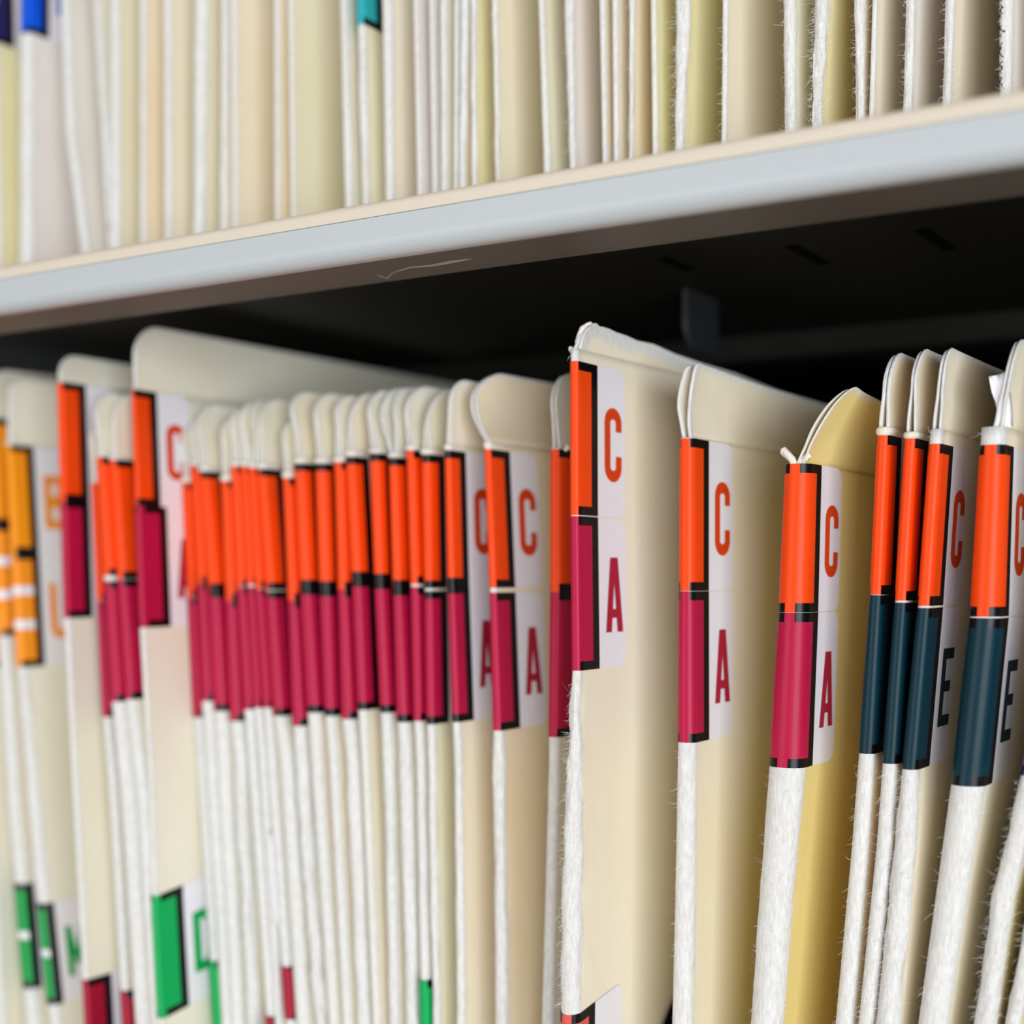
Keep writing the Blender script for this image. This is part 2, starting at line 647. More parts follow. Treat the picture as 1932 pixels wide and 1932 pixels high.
    def make_label(s, lb, n, toLocal, cxz):
        kind, yt, yb = lb[0], lb[1], lb[2]
        opt = lb[3] if len(lb) > 3 else {}
        zt, zb = s.zpix(yt), s.zpix(yb)
        ds = opt.get('ds', 0.0) / 1000
        skew = opt.get('skew', 0.0)        # rise (mm) per mm towards the back
        H = zt - zb
        fr = min(0.0015, H * 0.07)
        S1, S2, S3, S4 = 0.00085, 0.0050, 0.0071, 0.0163
        cols = [0, 0.0003, 0.0006, S1, 0.0013, 0.0018, 0.0024, 0.0031, 0.0040, S2, 0.006, S3, 0.009, 0.011, 0.013, 0.0143, 0.0151,
                0.0157, 0.0161, S4]
        sv = [-c for c in reversed(cols[1:])] + cols
        rows = [0, fr / H]
        nmid = 10
        stripes = {'U': ((0.33, 0.41), (0.63, 0.71)), 'M': ((0.47, 0.54),), 'DVD': ()}.get(kind, ())
        mids = set(fr / H + (1 - 2 * fr / H) * i / nmid for i in range(nmid + 1))
        for a, b in stripes:
            mids.add(a)
            mids.add(b)
        rows = sorted(set([0.0, 1.0]) | mids)
        off = 0.00012 + 0.00002 * n
        v, f, mi = [], [], []
        for r in rows:
            for sd in sv:
                c = max(0.0, abs(sd) - (S4 - 0.0022))
                trim = 0.0022 - math.sqrt(max(0, 0.0022 ** 2 - c * c))
                z = zb + trim + (H - 2 * trim) * r + skew * abs(sd)
                v.append(toLocal(s.at(z, sd + ds, off, cxz(z))))
        nc = len(sv)
        for i in range(len(rows) - 1):
            rm = 0.5 * (rows[i] + rows[i + 1])
            edge = rm < fr / H or rm > 1 - fr / H
            for j in range(nc - 1):
                sm = abs(0.5 * (sv[j] + sv[j + 1]))
                f.append((i * nc + j, i * nc + j + 1, (i + 1) * nc + j + 1, (i + 1) * nc + j))
                if sm < S1:
                    m = 0
                elif sm < S2:
                    m = 1 if edge else 0
                elif sm < S3:
                    m = 1
                else:
                    m = 2
                if m == 0 and any(a < rm < b for a, b in stripes):
                    m = 2
                mi.append(m)
        ch = opt.get('letter', kind if kind in 'CAEBUMD' else None)
        ink = opt.get('ink', kind)
        lo = mesh_obj('colour_label', v, f, [INK[ink], BLACK, WHITE], s.root, mat_idx=mi, smooth_shade=True)
        nm = {'C': 'orange label with the letter C', 'A': 'magenta label with the letter A', 'E': 'dark teal label with the letter E',
              'B': 'light orange label with the letter B', 'U': 'amber striped label with the letter U',
              'M': 'green label with a white stripe', 'D': 'green label with the letter D', 'R': 'crimson label',
              'K': 'coral label', 'blue': 'blue label', 'navy': 'navy label', 'teal': 'teal label', 'violet': 'violet label'}
        lo['label'] = nm.get(kind, 'colour label') if ch else nm.get(kind, 'colour label').split(' with the letter')[0]
        if ch:
            lv, lf = [], []
            s0, s1 = 0.0093, 0.0151
            z0, z1 = zb + H * 0.235, zb + H * 0.735
            for poly in letter_polys(ch):
                # cut tall quads so that they follow the card
                if len(poly) == 4:
                    a, b, c, d = poly
                    nn = 8 if max(p[1] for p in poly) - min(p[1] for p in poly) > 0.3 else 1
                    if abs(a[1] - b[1]) > abs(a[1] - d[1]):
                        a, b, c, d = b, c, d, a
                    for i in range(nn):
                        t0, t1 = i / nn, (i + 1) / nn
                        quad = [(lerp(a[0], d[0], t0), lerp(a[1], d[1], t0)), (lerp(b[0], c[0], t0), lerp(b[1], c[1], t0)),
                                (lerp(b[0], c[0], t1), lerp(b[1], c[1], t1)), (lerp(a[0], d[0], t1), lerp(a[1], d[1], t1))]
                        lf.append(tuple(range(len(lv), len(lv) + 4)))
                        for (px, py) in quad:
                            z = lerp(z0, z1, py) + skew * lerp(s0, s1, px)
                            lv.append(toLocal(s.at(z, lerp(s0, s1, px) + ds, off + 0.00008, cxz(z))))
                else:
                    lf.append(tuple(range(len(lv), len(lv) + len(poly))))
                    for (px, py) in poly:
                        z = lerp(z0, z1, py) + skew * lerp(s0, s1, px)
                        lv.append(toLocal(s.at(z, lerp(s0, s1, px) + ds, off + 0.00008, cxz(z))))
            mesh_obj('printed_letter', lv, lf, INK[ink] if kind == 'blue' else LETTER_INK.get(ch, INK[ink]), lo)

    def make_tab(s, zbase, toLocal, cxz, mat):
        t = s.tab
        r = t.get('r', 6.0) / 1000
        xt, yt = t['top']
        P = unproj(xt, yt, s.yf + r * 0.8)
        ztop, xtop = P.z, P.x
        thick = t.get('thick', 0.45) / 1000
        gap = t.get('gap', 0.1) / 1000
        bul = t.get('bulge', 0.0) / 1000
        rag = t.get('rag', 0.0) / 1000
        drop = t.get('drop', 0.0)
        back = t.get('back', 0.0) / 1000
        curl = t.get('curl', 0.0) / 1000
        W = s.w(zbase)
        z0 = zbase - 0.0001
        cxb = cxz(zbase) + t.get('base', 0.0) / 1000
        ycols = [0, 0.0002, 0.0005, 0.001, 0.0016, 0.0024, 0.0034, 0.0046, 0.006, 0.008, 0.0105, 0.014, 0.018, 0.024, 0.032, 0.042,
                 0.056, 0.075, 0.1, 0.14, 0.19, 0.235]
        nz = 16
        seed = xt * 0.37
        for side in t.get('leaves', (-1, 1)):
            rr = r * (1.0 if side > 0 else t.get('r2', 1.0))
            zt_ = ztop + (0 if side > 0 else t.get('dz2', -0.25) / 1000)
            y0 = 0.0005 + (0 if side > 0 else t.get('dy2', 0.15) / 1000) + back

            def zcol(Y):
                if Y < rr:
                    zz = zt_ - rr * t.get('rz', 1.0) * (1 - math.sqrt(max(0, 1 - ((rr - Y) / rr) ** 2)))
                else:
                    zz = zt_ - drop * (Y - rr)
                if rag:
                    zz += rag * (noise.noise((Y * 420, seed, side)) + 0.5 * noise.noise((Y * 1500, seed, side + 4)))
                return zz

            def X(Y, z):
                h = max(0.0, (z - zbase) / max(1e-4, ztop - zbase))
                hc = max(0.0, min(1.15, h))
                lean = (xtop - cxb) * (hc ** t.get('pow', 1.3))
                fade = math.exp(-Y / 0.03)
                wide = W / 2 - thick * 0.5
                o = lerp(min(wide, t.get('pinch', 0.6) / 1000), wide, smooth((Y - 0.001) / 0.016))
                o = side * max(o * (1 - 0.55 * smooth(hc * 1.5) * fade), thick * 0.5 + gap * smooth(hc * 2.2))
                fl = side * s.flare(zbase - 0.001, side, Y)
                b_ = bul * math.sin(math.pi * min(1, hc)) * fade
                b_ += side * t.get('open', 0.0) / 1000 * math.sin(math.pi * min(1, hc * 0.95)) * fade
                w_ = 0.0002 * noise.noise((Y * 120 + seed, z * 180, side * 5)) * smooth(hc * 3)
                c_ = curl * smooth(hc) * smooth(Y / 0.05)
                bx = cxz(zbase) + (cxb - cxz(zbase)) * fade
                return bx + lean * (0.25 + 0.75 * fade if t.get('relax', 1) else 1) + o + fl + b_ + w_ + c_

            v, ed, f = [], [], []
            nr = nz + 1
            for k in (0, 1):
                for Yi in ycols:
                    Y = Yi
                    zt2 = zcol(Y)
                    for j in range(nr):
                        tt = j / nz
                        tt = 1 - (1 - tt) ** 1.6
                        z = lerp(z0, zt2, tt)
                        yy = y0 + Y
                        if rag and Yi == 0:
                            yy += rag * 0.7 * noise.noise((z * 700, seed, side))
                        x = X(Y, z) + (thick / 2 if k else -thick / 2) * (0.55 if Yi == 0 or j == nz else 1)
                        v.append(toLocal((x, yy, z)))
                        ed.append(max(0.0, min(Y, zt2 - z)) * 1000)
            nb = len(ycols) * nr
            for i in range(len(ycols) - 1):
                for j in range(nz):
                    a, b = i * nr + j, (i + 1) * nr + j
                    f.append((a, a + 1, b + 1, b))
                    f.append((nb + a, nb + b, nb + b + 1, nb + a + 1))
            for j in range(nz):
                f.append((j, nb + j, nb + j + 1, j + 1))
                e = (len(ycols) - 1) * nr + j
                f.append((e, e + 1, nb + e + 1, nb + e))
            for i in range(len(ycols) - 1):
                a, b = i * nr + nz, (i + 1) * nr + nz
                f.append((a, nb + a, nb + b, b))
                a, b = i * nr, (i + 1) * nr
                f.append((a, b, nb + b, nb + a))
            lf = mesh_obj('tab_leaf', v, f, mat, s.root, smooth_shade=True, attr={'edge_dist': ed})
            lf['wear_mm'] = t.get('wear', 0.3)

    def make_fibres(s, zones, ztop, toLocal, cxz):
        rnd = random.Random(int(s.pts[0][1] * 10))
        v, f = [], []
        lo = Z0 - 0.09 if s.shelf == 'L' else s.floor + 0.008
        hi = ztop if s.shelf == 'L' else Z0 + 0.115
        n = 0
        tries = 0
        s.fibres = int(s.fibres * 2.5)
        while n < s.fibres and tries < s.fibres * 6:
            tries += 1
            z = rnd.uniform(lo, hi)
            if any(a - 0.0008 < z < b + 0.0008 for a, b in zones):
                continue
            W = s.w(z)
            sd = rnd.uniform(-0.75, 0.75) * W
            p = Vector(s.at(z, sd, -0.00005 + s.fray * 0.2, cxz(z)))
            q = Vector(s.at(z, sd, 0.001, cxz(z)))
            nrm = (q - p).normalized()
            d = (nrm + Vector((rnd.uniform(-.7, .7), rnd.uniform(-.6, .3), rnd.uniform(-1.1, 1.1)))).normalized()
            L_ = rnd.uniform(0.0003, 0.0012) * (1.6 if rnd.random() < 0.12 else 1)
            bend = Vector((rnd.uniform(-1, 1), rnd.uniform(-1, 1), rnd.uniform(-1, 1))) * L_ * 0.45
            wv = d.cross(Vector((rnd.random(), rnd.random(), rnd.random()))).normalized() * 0.000024
            base = len(v)
            for i in range(4):
                t = i / 3
                c = p + d * (L_ * t) + bend * (t * t)
                ww = wv * (1 - 0.6 * t)
                v.append(toLocal(c - ww))
                v.append(toLocal(c + ww))
            for i in range(3):
                f.append((base + 2 * i, base + 2 * i + 1, base + 2 * i + 3, base + 2 * i + 2))
            n += 1
        o = mesh_obj('paper_fibres', v, f, M_SHEET, s.root)
        o['kind'] = 'stuff'


CAG = 'packed folders with orange C and magenta A labels'
LOW = []


def low(*a, **k):
    f = Folder('L', *a, **k)
    LOW.append(f)
    return f


def CA(t, j, b, **k):
    o = dict(ds=k.get('ds', 0.0))
    return [('C', t, j, o), ('A', j + k.get('g', 0), b, o)]


# ---- lower shelf, from the left edge of the frame to the right
low('manila', 0.0, [(700, -36, 18), (1000, -22, 18), (1500, 8, 19), (1850, 36, 22)],
    [('B', 790, 990), ('U', 990, 1199), ('M', 1665, 1862, dict(ds=-3.0))], 5, dict(top=(-2, 698), r=7),
    desc='folder at far left edge, mostly cut off, amber striped label and green label below')
low('cream', -0.002, [(840, 8, 11), (1260, 28, 14), (1500, 45, 20), (1700, 64, 20), (1890, 84, 18)],
    [('B', 840, 1044), ('U', 1044, 1258), ('M', 1702, 1893, dict(ds=-3.6))], 6, dict(top=(40, 714), r=5, rz=0.6, pow=0.6),
    wear=1.5, fray=0.0005, desc='folder with light orange B label above amber striped U label')
low('cream', -0.013, [(722, 105, 11), (1165, 118, 10), (1482, 134, 9), (1860, 154, 9)],
    [('C', 722, 945), ('A', 945, 1166), ('R', 1847, 2060)], 3, dict(top=(128, 670), r=5.5, drop=0.02),
    wear=0.6, desc='raised folder with C and A labels just right of the amber U folder')
low('cream', -0.010, [(914, 171, 8), (1350, 190, 13), (1482, 200, 16), (1870, 224, 14)],
    [('C', 912, 1133), ('A', 1134, 1352), ('R', 1867, 2080)], 4, dict(top=(182, 800), r=4),
    wear=1.2, desc='thin folder, labels set low, mostly hidden left of two round cream tabs')
low('cream', -0.0135, [(863, 177, 22), (1323, 205, 24), (1482, 219, 24), (1900, 247, 22)],
    [('C', 863, 1086), ('A', 1096, 1323)], 4, dict(top=(199, 742), r=6),
    wear=1.2, desc='left of two round-tabbed CA folders between the raised folder and the tallest left folder')
low('cream', -0.0125, [(868, 203, 16), (1318, 232, 17), (1482, 250, 20), (1900, 283, 14)],
    [('C', 868, 1092), ('A', 1093, 1319)], 5, dict(top=(240, 743), r=6),
    wear=1.2, desc='right of two round-tabbed CA folders, touching the tallest left folder')
low('cream', -0.012, [(735, 248, 9), (955, 253, 9), (1182, 261, 9), (1482, 278, 9), (1700, 284, 9), (1925, 296, 9)],
    [('C', 735, 954, dict(ds=-0.6)), ('A', 954, 1184, dict(ds=1.0)), ('D', 1689, 1921, dict(skew=0.12, ds=0.9))], 3, dict(top=(284, 616), r=7, drop=0.0),
    wear=0.5, desc='tallest folder on the left, wide plain face, green D label near its foot')
low('cream', 0.0, [(911, 340, 13), (1125, 350, 13), (1353, 361, 14), (1850, 393, 16)],
    [('C', 911, 1126), ('A', 1127, 1353), ('D', 1811, 2040)], 11, dict(top=(352, 800), r=4), wear=1,
    group=CAG, desc='first folder of the packed CA row, labels lower than its neighbour, green label at foot')
low('cream', 0.0, [(879, 356, 15), (1101, 367, 16), (1322, 376, 19), (1432, 381, 20), (1932, 414, 18)],
    CA(879, 1101, 1322), 7, dict(top=(366, 790), r=4, dz2=-1), wear=1, group=CAG, desc='second folder of the packed CA row from the left')
low('cream', 0.0, [(890, 371, 18), (1115, 388, 20), (1341, 399, 22), (1932, 432, 20)],
    CA(890, 1114, 1341, ds=-1.0), 9, dict(top=(392, 762), r=6.5), wear=1, group=CAG, desc='third folder of the packed CA row, with a broad round tab')
low('green', 0.0, [(908, 414, 15), (1133, 422, 17), (1360, 430, 20), (1432, 434, 20), (1932, 462, 18)],
    CA(908, 1133, 1360), 11, dict(top=(436, 785), r=5), wear=3, fray=0.0011,
    group=CAG, desc='fourth folder of the packed CA row, yellowish tab, labels set low, ragged edge')
low('cream', 0.0, [(880, 432, 16), (1108, 443, 16), (1338, 457, 16), (1432, 463, 16), (1932, 499, 17)],
    [('C', 880, 1107), ('A', 1108, 1338), ('R', 1915, 2120)], 8, dict(top=(450, 768), r=5), wear=1,
    group=CAG, desc='fifth folder of the packed CA row, dark-topped crimson label at frame bottom')
low('cream', 0.0, [(880, 452, 12), (1105, 464, 12), (1335, 476, 13), (1432, 485, 13), (1932, 516, 12)],
    CA(880, 1103, 1335, g=4), 8, dict(top=(468, 758), r=5), wear=1, group=CAG, desc='sixth folder of the packed CA row, thin white line between its labels')
low('cream', 0.0, [(883, 467, 12), (1110, 479, 13), (1335, 494, 13), (1432, 500, 14), (1830, 529, 14)],
    [('C', 883, 1110), ('A', 1111, 1335), ('R', 1822, 1922)], 8, dict(top=(480, 754), r=6, open=0.8, gap=0.5), wear=1,
    group=CAG, desc='seventh folder of the packed CA row, split tab, short crimson label at foot')
low('cream', 0.0, [(885, 482, 16), (1114, 497, 18), (1350, 511, 20), (1432, 521, 24), (1932, 553, 24)],
    CA(885, 1113, 1350, g=2, ds=-0.8), 10, dict(top=(510, 752), r=7, bulge=0.4), wear=0.8,
    group=CAG, desc='eighth folder of the packed CA row, bulging broad tab and white label edge showing')
low('green', 0.0, [(902, 531, 14), (1133, 540, 16), (1369, 548, 20), (1432, 552, 20), (1650, 568, 18), (1932, 592, 18)],
    CA(902, 1133, 1369), 11, dict(top=(549, 790), r=5), wear=3, fray=0.0012,
    group=CAG, desc='ninth folder of the packed CA row, thin yellowish tab, ragged edge, labels lowest')
low('manila', 0.0, [(875, 551, 19), (1108, 561, 21), (1344, 575, 22), (1432, 581, 20), (1932, 616, 18)],
    CA(875, 1108, 1344, ds=-1.6), 10, dict(top=(565, 739), r=6, rz=0.9), wear=0.8, group=CAG, desc='tenth folder of the packed CA row, upright tab beside the thin yellowish one')
low('manila', 0.0, [(875, 590, 20), (1111, 598, 20), (1350, 609, 18), (1432, 616, 16), (1932, 643, 16)],
    CA(875, 1111, 1350, ds=-2.0), 9, dict(top=(612, 741), r=6), wear=0.8, group=CAG, desc='eleventh folder of the packed CA row from the left')
low('cream', 0.0, [(872, 627, 17), (1112, 634, 17), (1356, 640, 21), (1432, 646, 24), (1932, 669, 22)],
    CA(872, 1112, 1356), 8, dict(top=(650, 745), r=5), wear=1.8, fray=0.0006, group=CAG, desc='twelfth folder of the packed CA row, thin, worn white edge')
low('manila', 0.0, [(862, 649, 17), (1093, 660, 18), (1339, 672, 16), (1432, 678, 14), (1932, 700, 14)],
    CA(862, 1093, 1339, ds=-1.6), 11, dict(top=(686, 740), r=6.5, rz=1.2), wear=0.6, group=CAG, desc='thirteenth folder of the packed CA row, heavy black label edge')
low('cream', 0.0, [(856, 694, 18), (1097, 703, 17), (1344, 714, 18), (1432, 718, 18), (1932, 732, 16)],
    CA(856, 1097, 1344, ds=-2.0), 8, dict(top=(714, 735), r=6, bulge=-0.3, rag=0.15), wear=1.2, fray=0.0004, group=CAG, desc='fourteenth folder of the packed CA row, left of the torn tab')
low('cream', 0.0, [(864, 731, 15), (1109, 738, 16), (1362, 745, 20), (1432, 748, 22), (1932, 762, 20)],
    CA(864, 1109, 1362, ds=-1.4), 8, dict(top=(752, 729), r=6.5, open=1.0, bulge=-0.5, rag=0.5, gap=0.4, wear=0.7), wear=1.6, fray=0.0005,
    group=CAG, desc='fifteenth folder of the packed CA row, with a torn white tab edge')
low('cream', 0.0, [(850, 764, 15), (1104, 772, 15), (1360, 778, 14), (1432, 782, 14), (1850, 790, 15)],
    [('C', 850, 1102), ('A', 1107, 1360), ('D', 1847, 2090)], 9, dict(top=(790, 728), r=7, bulge=-0.5), wear=1.2, fray=0.0003,
    group=CAG, desc='sixteenth folder of the packed CA row, green label at its foot')
low('green', 0.0, [(858, 792, 17), (1112, 798, 15), (1366, 802, 15), (1432, 804, 14), (1932, 815, 12)],
    CA(858, 1110, 1366, g=5, ds=-1.4), 11, dict(top=(836, 733), r=7, rz=1.3), wear=1.2, fray=0.0005, group=CAG, desc='seventeenth folder of the packed CA row, pale yellow tab and face')
low('manila', -0.001, [(850, 838, 10), (1105, 843, 12), (1362, 851, 13), (1432, 854, 14), (1932, 859, 15)],
    CA(850, 1105, 1362, ds=-1.5), 11, dict(top=(868, 716), r=4.5), wear=0.9, fray=0.0003, group=CAG, desc='last folder of the packed CA row, faces lettered C and A showing')
low('peach', -0.001, [(848, 913, 10), (1112, 922, 12), (1378, 928, 16), (1432, 926, 20), (1932, 931, 22)],
    CA(848, 1109, 1378, g=9), 14, dict(top=(930, 704), r=6.5, bulge=-2.4, pow=1.0, gap=0.3, wear=0.5), wear=1.8, fray=0.0004,
    fibres=40, desc='CA folder with a bulging tab curled left, standing alone right of the packed row')
low('cream', -0.002, [(848, 1035, 22), (1118, 1035, 22), (1390, 1032, 20), (1432, 1032, 20), (1932, 1018, 22)],
    CA(848, 1117, 1390), 3, dict(top=(1062, 703), r=6.5, rz=1.2, gap=0.3), wear=1.0, fibres=40,
    desc='narrow CA folder tucked behind the left edge of the tallest middle folder')
low('manila', -0.0145, [(682, 1074, 15), (972, 1074, 16), (1265, 1077, 16), (1390, 1069, 22), (1560, 1058, 32), (1700, 1054, 36), (1932, 1051, 36)],
    [('C', 682, 972), ('A', 974, 1265), ('K', 1912, 2200, dict(skew=0.14))], 24,
    dict(top=(1112, 607), r=3.4, rag=0.55, wear=2.0, bulge=0.2, drop=0.05, back=0.5, thick=0.6), wear=0.9, fray=0.0008, fibres=260,
    desc='tallest middle folder with torn white top corner, CA labels and frayed edge below')
low('manila', -0.003, [(828, 1279, 27), (1115, 1277, 29), (1400, 1274, 33), (1700, 1268, 36), (1932, 1262, 38)],
    CA(828, 1115, 1400, g=0.8), 2, dict(top=(1308, 684), r=1.4, gap=0.45, open=0.3, bulge=-0.9, wear=0.8, drop=0.04, pinch=0.6, thick=0.6), wear=1.3, fibres=90,
    desc='CA folder right of the tallest middle folder, two-leaf tab standing open at the top')
low('yellow', -0.001, [(876, 1475, 50), (1155, 1461, 58), (1445, 1443, 66), (1680, 1425, 62), (1932, 1408, 58)],
    CA(876, 1155, 1446, g=0.8), 0, dict(top=(1606, 729), r=4, pinch=0.5, pow=1.0, bulge=-0.8, gap=0.35, wear=0.5, relax=0, base=0.6, drop=0.1), wear=2.4, fray=0.0003,
    fibres=120, desc='yellow CA folder with thick rounded edge and tab bent to the right')
low('peach', 0.002, [(822, 1653, 23), (1123, 1639, 24), (1420, 1617, 30), (1600, 1603, 32), (1932, 1572, 34)],
    [('C', 822, 1122), ('E', 1123, 1421)], 15, dict(top=(1692, 664), r=5, rz=1.3, wear=0.6, thick=0.6), wear=1.0, fibres=140,
    desc='first of three slim folders with orange C above dark teal E')
low('peach', 0.001, [(828, 1705, 22), (1135, 1686, 24), (1440, 1662, 28), (1600, 1650, 30), (1932, 1616, 30)],
    [('C', 828, 1133), ('E', 1137, 1440)], 12, dict(top=(1742, 657), r=5, rz=1.3, wear=0.7, rag=0.1), wear=1.1, fibres=140,
    desc='middle of three slim folders with orange C above dark teal E')
low('manila', 0.0, [(838, 1751, 24), (1145, 1729, 26), (1450, 1699, 30), (1600, 1682, 40), (1932, 1648, 42)],
    [('C', 838, 1143), ('E', 1147, 1451)], 28, dict(top=(1790, 655), r=3.0, rz=1.2, wear=0.6, pinch=0.5), wear=1.8, fray=0.0007, fibres=260,
    desc='last of three slim CE folders, letters visible and fuzzy white edge below')
low('manila', 0.0, [(840, 1845, 48), (1165, 1824, 60), (1480, 1788, 64), (1600, 1772, 60), (1932, 1727, 54)],
    [('C', 840, 1163), ('E', 1166, 1481)], 34, dict(top=(1925, 638), r=5, rz=1.5, pinch=0.5, pow=1.0, wear=0.6, base=0.8), wear=1.4, fibres=120,
    desc='thick folder at right edge with wide orange C above dark teal E')
low('cream', 0.0, [(1100, 1990, 36), (1465, 1923, 36), (1543, 1906, 38), (1686, 1870, 40), (1846, 1846, 40), (1932, 1834, 40)],
    [('violet', 1180, 1463, dict(letter=None))], 20, dict(top=(2080, 650), r=5), wear=2.6, fray=0.0008, fibres=420,
    desc='fuzzy-edged folder at lower right corner with violet label just in frame')
low('yellow', 0.0, [(860, 2092, 30), (1200, 2048, 30), (1500, 1996, 30), (1730, 1934, 30), (1932, 1894, 30)], [('C', 860, 1160, dict(letter=None)), ('E', 1165, 1480, dict(letter=None))], 10,
    dict(top=(2122, 660), r=5), wear=1.6, fray=0.0005, fibres=120, desc='yellow-edged folder in the extreme lower right corner of the frame')

UPP = []


def upp(tint, p0, p1, **k):
    """p0 = (x at the top of the frame, width), p1 = (y near the lip, x, width)"""
    mid = k.pop('mid', None)
    yf = k.pop('yf', 0.0)
    pts = [(0, p0[0], p0[1]), p1] + ([mid] if mid else [])
    f = Folder('U', tint, yf, pts, **k)
    UPP.append(f)
    return f


upp('olive', (-30, 16), (470, -22, 16), labels=[('navy', -150, 82, dict(letter='R'))], wear=1,
    desc='upper shelf folder at far left edge with navy label')
upp('grey', (34, 20), (470, 30, 22), labels=[('blue', -160, 66, dict(letter='R'))], wear=2.5, fray=0.0005, desc='upper shelf folder with bright blue label, second from left')
upp('grey', (110, 14), (450, 146, 14), mid=(250, 120, 14), wear=2, desc='upper shelf folder whose edge bends right near the shelf, third from left')
upp('cream', (173, 9), (310, 194, 8), wear=2, fray=0.0004, desc='thin slanted upper shelf folder, fourth from left')
upp('green', (204, 15), (440, 204, 16), wear=2, desc='upper shelf folder with straight white edge, fifth from left')
upp('peach', (262, 9), (440, 262, 9), wear=1, fray=0.0003, desc='upper shelf folder with peach face, sixth from left')
upp('manila', (306, 11), (430, 308, 11), wear=1, fray=0.0003, desc='upper shelf folder with cream face, seventh from left')
upp('green', (361, 22), (420, 360, 18), wear=2.5, fray=0.0004, desc='upper shelf folder with broad white worn edge, eighth from left')
upp('manila', (416, 9), (410, 414, 9), wear=1, fray=0.0003, desc='thin upper shelf folder, ninth from left')
upp('manila', (432, 11), (405, 437, 8), wear=0.8, desc='upper shelf folder with warm cream face, tenth from left')
upp('peach', (515, 9), (390, 517, 7), wear=0.7, desc='thin peach upper shelf folder left of the wide greenish face')
upp('green', (541, 9), (385, 547, 7), wear=0.7, desc='upper shelf folder with wide pale greenish face left of the teal label')
upp('cream', (639, 11), (370, 648, 12), wear=1.5, fray=0.0004, desc='upper shelf folder immediately left of the teal-labelled one')
upp('green', (671, 13), (360, 681, 11), labels=[('teal', -230, 48)], wear=1, fray=0.0004, desc='upper shelf folder with teal label')
upp('manila', (717, 17), (350, 724, 14), wear=1.8, desc='upper shelf folder immediately right of the teal-labelled one')
upp('grey', (778, 8), (340, 785, 9), wear=1, desc='second upper shelf folder right of the teal label')
upp('grey', (808, 7), (335, 814, 6), wear=0.8, desc='third upper shelf folder right of the teal label')
upp('cream', (829, 10), (330, 830, 10), wear=1.2, fray=0.0003, desc='fourth upper shelf folder right of the teal label')
upp('cream', (856, 6), (325, 855, 6), wear=1, desc='fifth upper shelf folder right of the teal label, very thin')
upp('peach', (866, 14), (325, 865, 9), wear=1.3, fray=0.0004, desc='sixth upper shelf folder right of the teal label, thin and ragged')
upp('olive', (886, 9), (322, 888, 8), wear=1, fray=0.0004, desc='yellowish upper shelf folder left of the broad cream face')
upp('manila', (927, 9), (315, 933, 7), wear=0.7, fray=0.0003, fibres=60, desc='upper shelf folder with broad smooth cream face near the middle')
upp('green', (1014, 9), (300, 1023, 12), wear=0.8, desc='upper shelf folder right of the broad cream face, greenish')
upp('grey', (1062, 16), (290, 1072, 11), wear=2, fray=0.0004, fibres=60, desc='upper shelf folder with greyish shaded face above the tallest middle folder')
upp('peach', (1129, 10), (282, 1135, 8), wear=1, desc='thin upper shelf folder just right of the greyish-faced one')
upp('manila', (1153, 10), (280, 1156, 9), wear=1, desc='thin upper shelf folder, second right of the greyish-faced one')
upp('peach', (1186, 9), (272, 1185, 8), wear=0.9, fray=0.0004, fibres=60, desc='peach upper shelf folder left of the yellow one')
upp('olive', (1226, 10), (265, 1229, 10), wear=0.7, desc='yellow smooth upper shelf folder left of the fuzzy yellowish one')
upp('olive', (1272, 24), (258, 1271, 16), wear=1.6, fray=0.0007, fibres=260, desc='fuzzy-edged yellowish upper shelf folder left of the broad pale face')
upp('manila', (1362, 10), (240, 1360, 9), wear=0.8, fibres=90, desc='upper shelf folder with broad pale face on the right half')
upp('cream', (1475, 22), (225, 1478, 20), wear=2, fray=0.0003, fibres=120, desc='upper shelf folder between the broad pale face and the fuzziest edge')
upp('olive', (1534, 26), (215, 1530, 16), wear=2, fray=0.0009, fibres=380, desc='fuzziest upper shelf folder, yellow-green face, right half')
upp('peach', (1610, 19), (200, 1613, 14), wear=1.8, fray=0.0004, fibres=160, desc='upper shelf folder with peach strip right of the fuzziest one')
upp('manila', (1645, 9), (200, 1639, 9), wear=0.7, fibres=40, desc='fourth upper shelf folder from the right frame edge')
upp('grey', (1708, 17), (190, 1703, 15), wear=1.4, fray=0.0003, fibres=160, desc='third upper shelf folder from the right frame edge')
upp('manila', (1783, 17), (180, 1777, 16), wear=1.3, fray=0.0003, fibres=160, desc='upper shelf folder with dark amber gap, second from right edge')
upp('grey', (1884, 24), (165, 1884, 22), wear=2.5, fray=0.0002, fibres=60, desc='upper shelf folder at right edge with dark ink marks on its edge')

# the rows go on past both sides of the frame
ORD = ('first', 'second', 'third', 'fourth', 'fifth', 'sixth')


def extra(i, side, shelf):
    return '%s folder past the %s frame edge on the %s shelf' % (ORD[i], side, shelf)


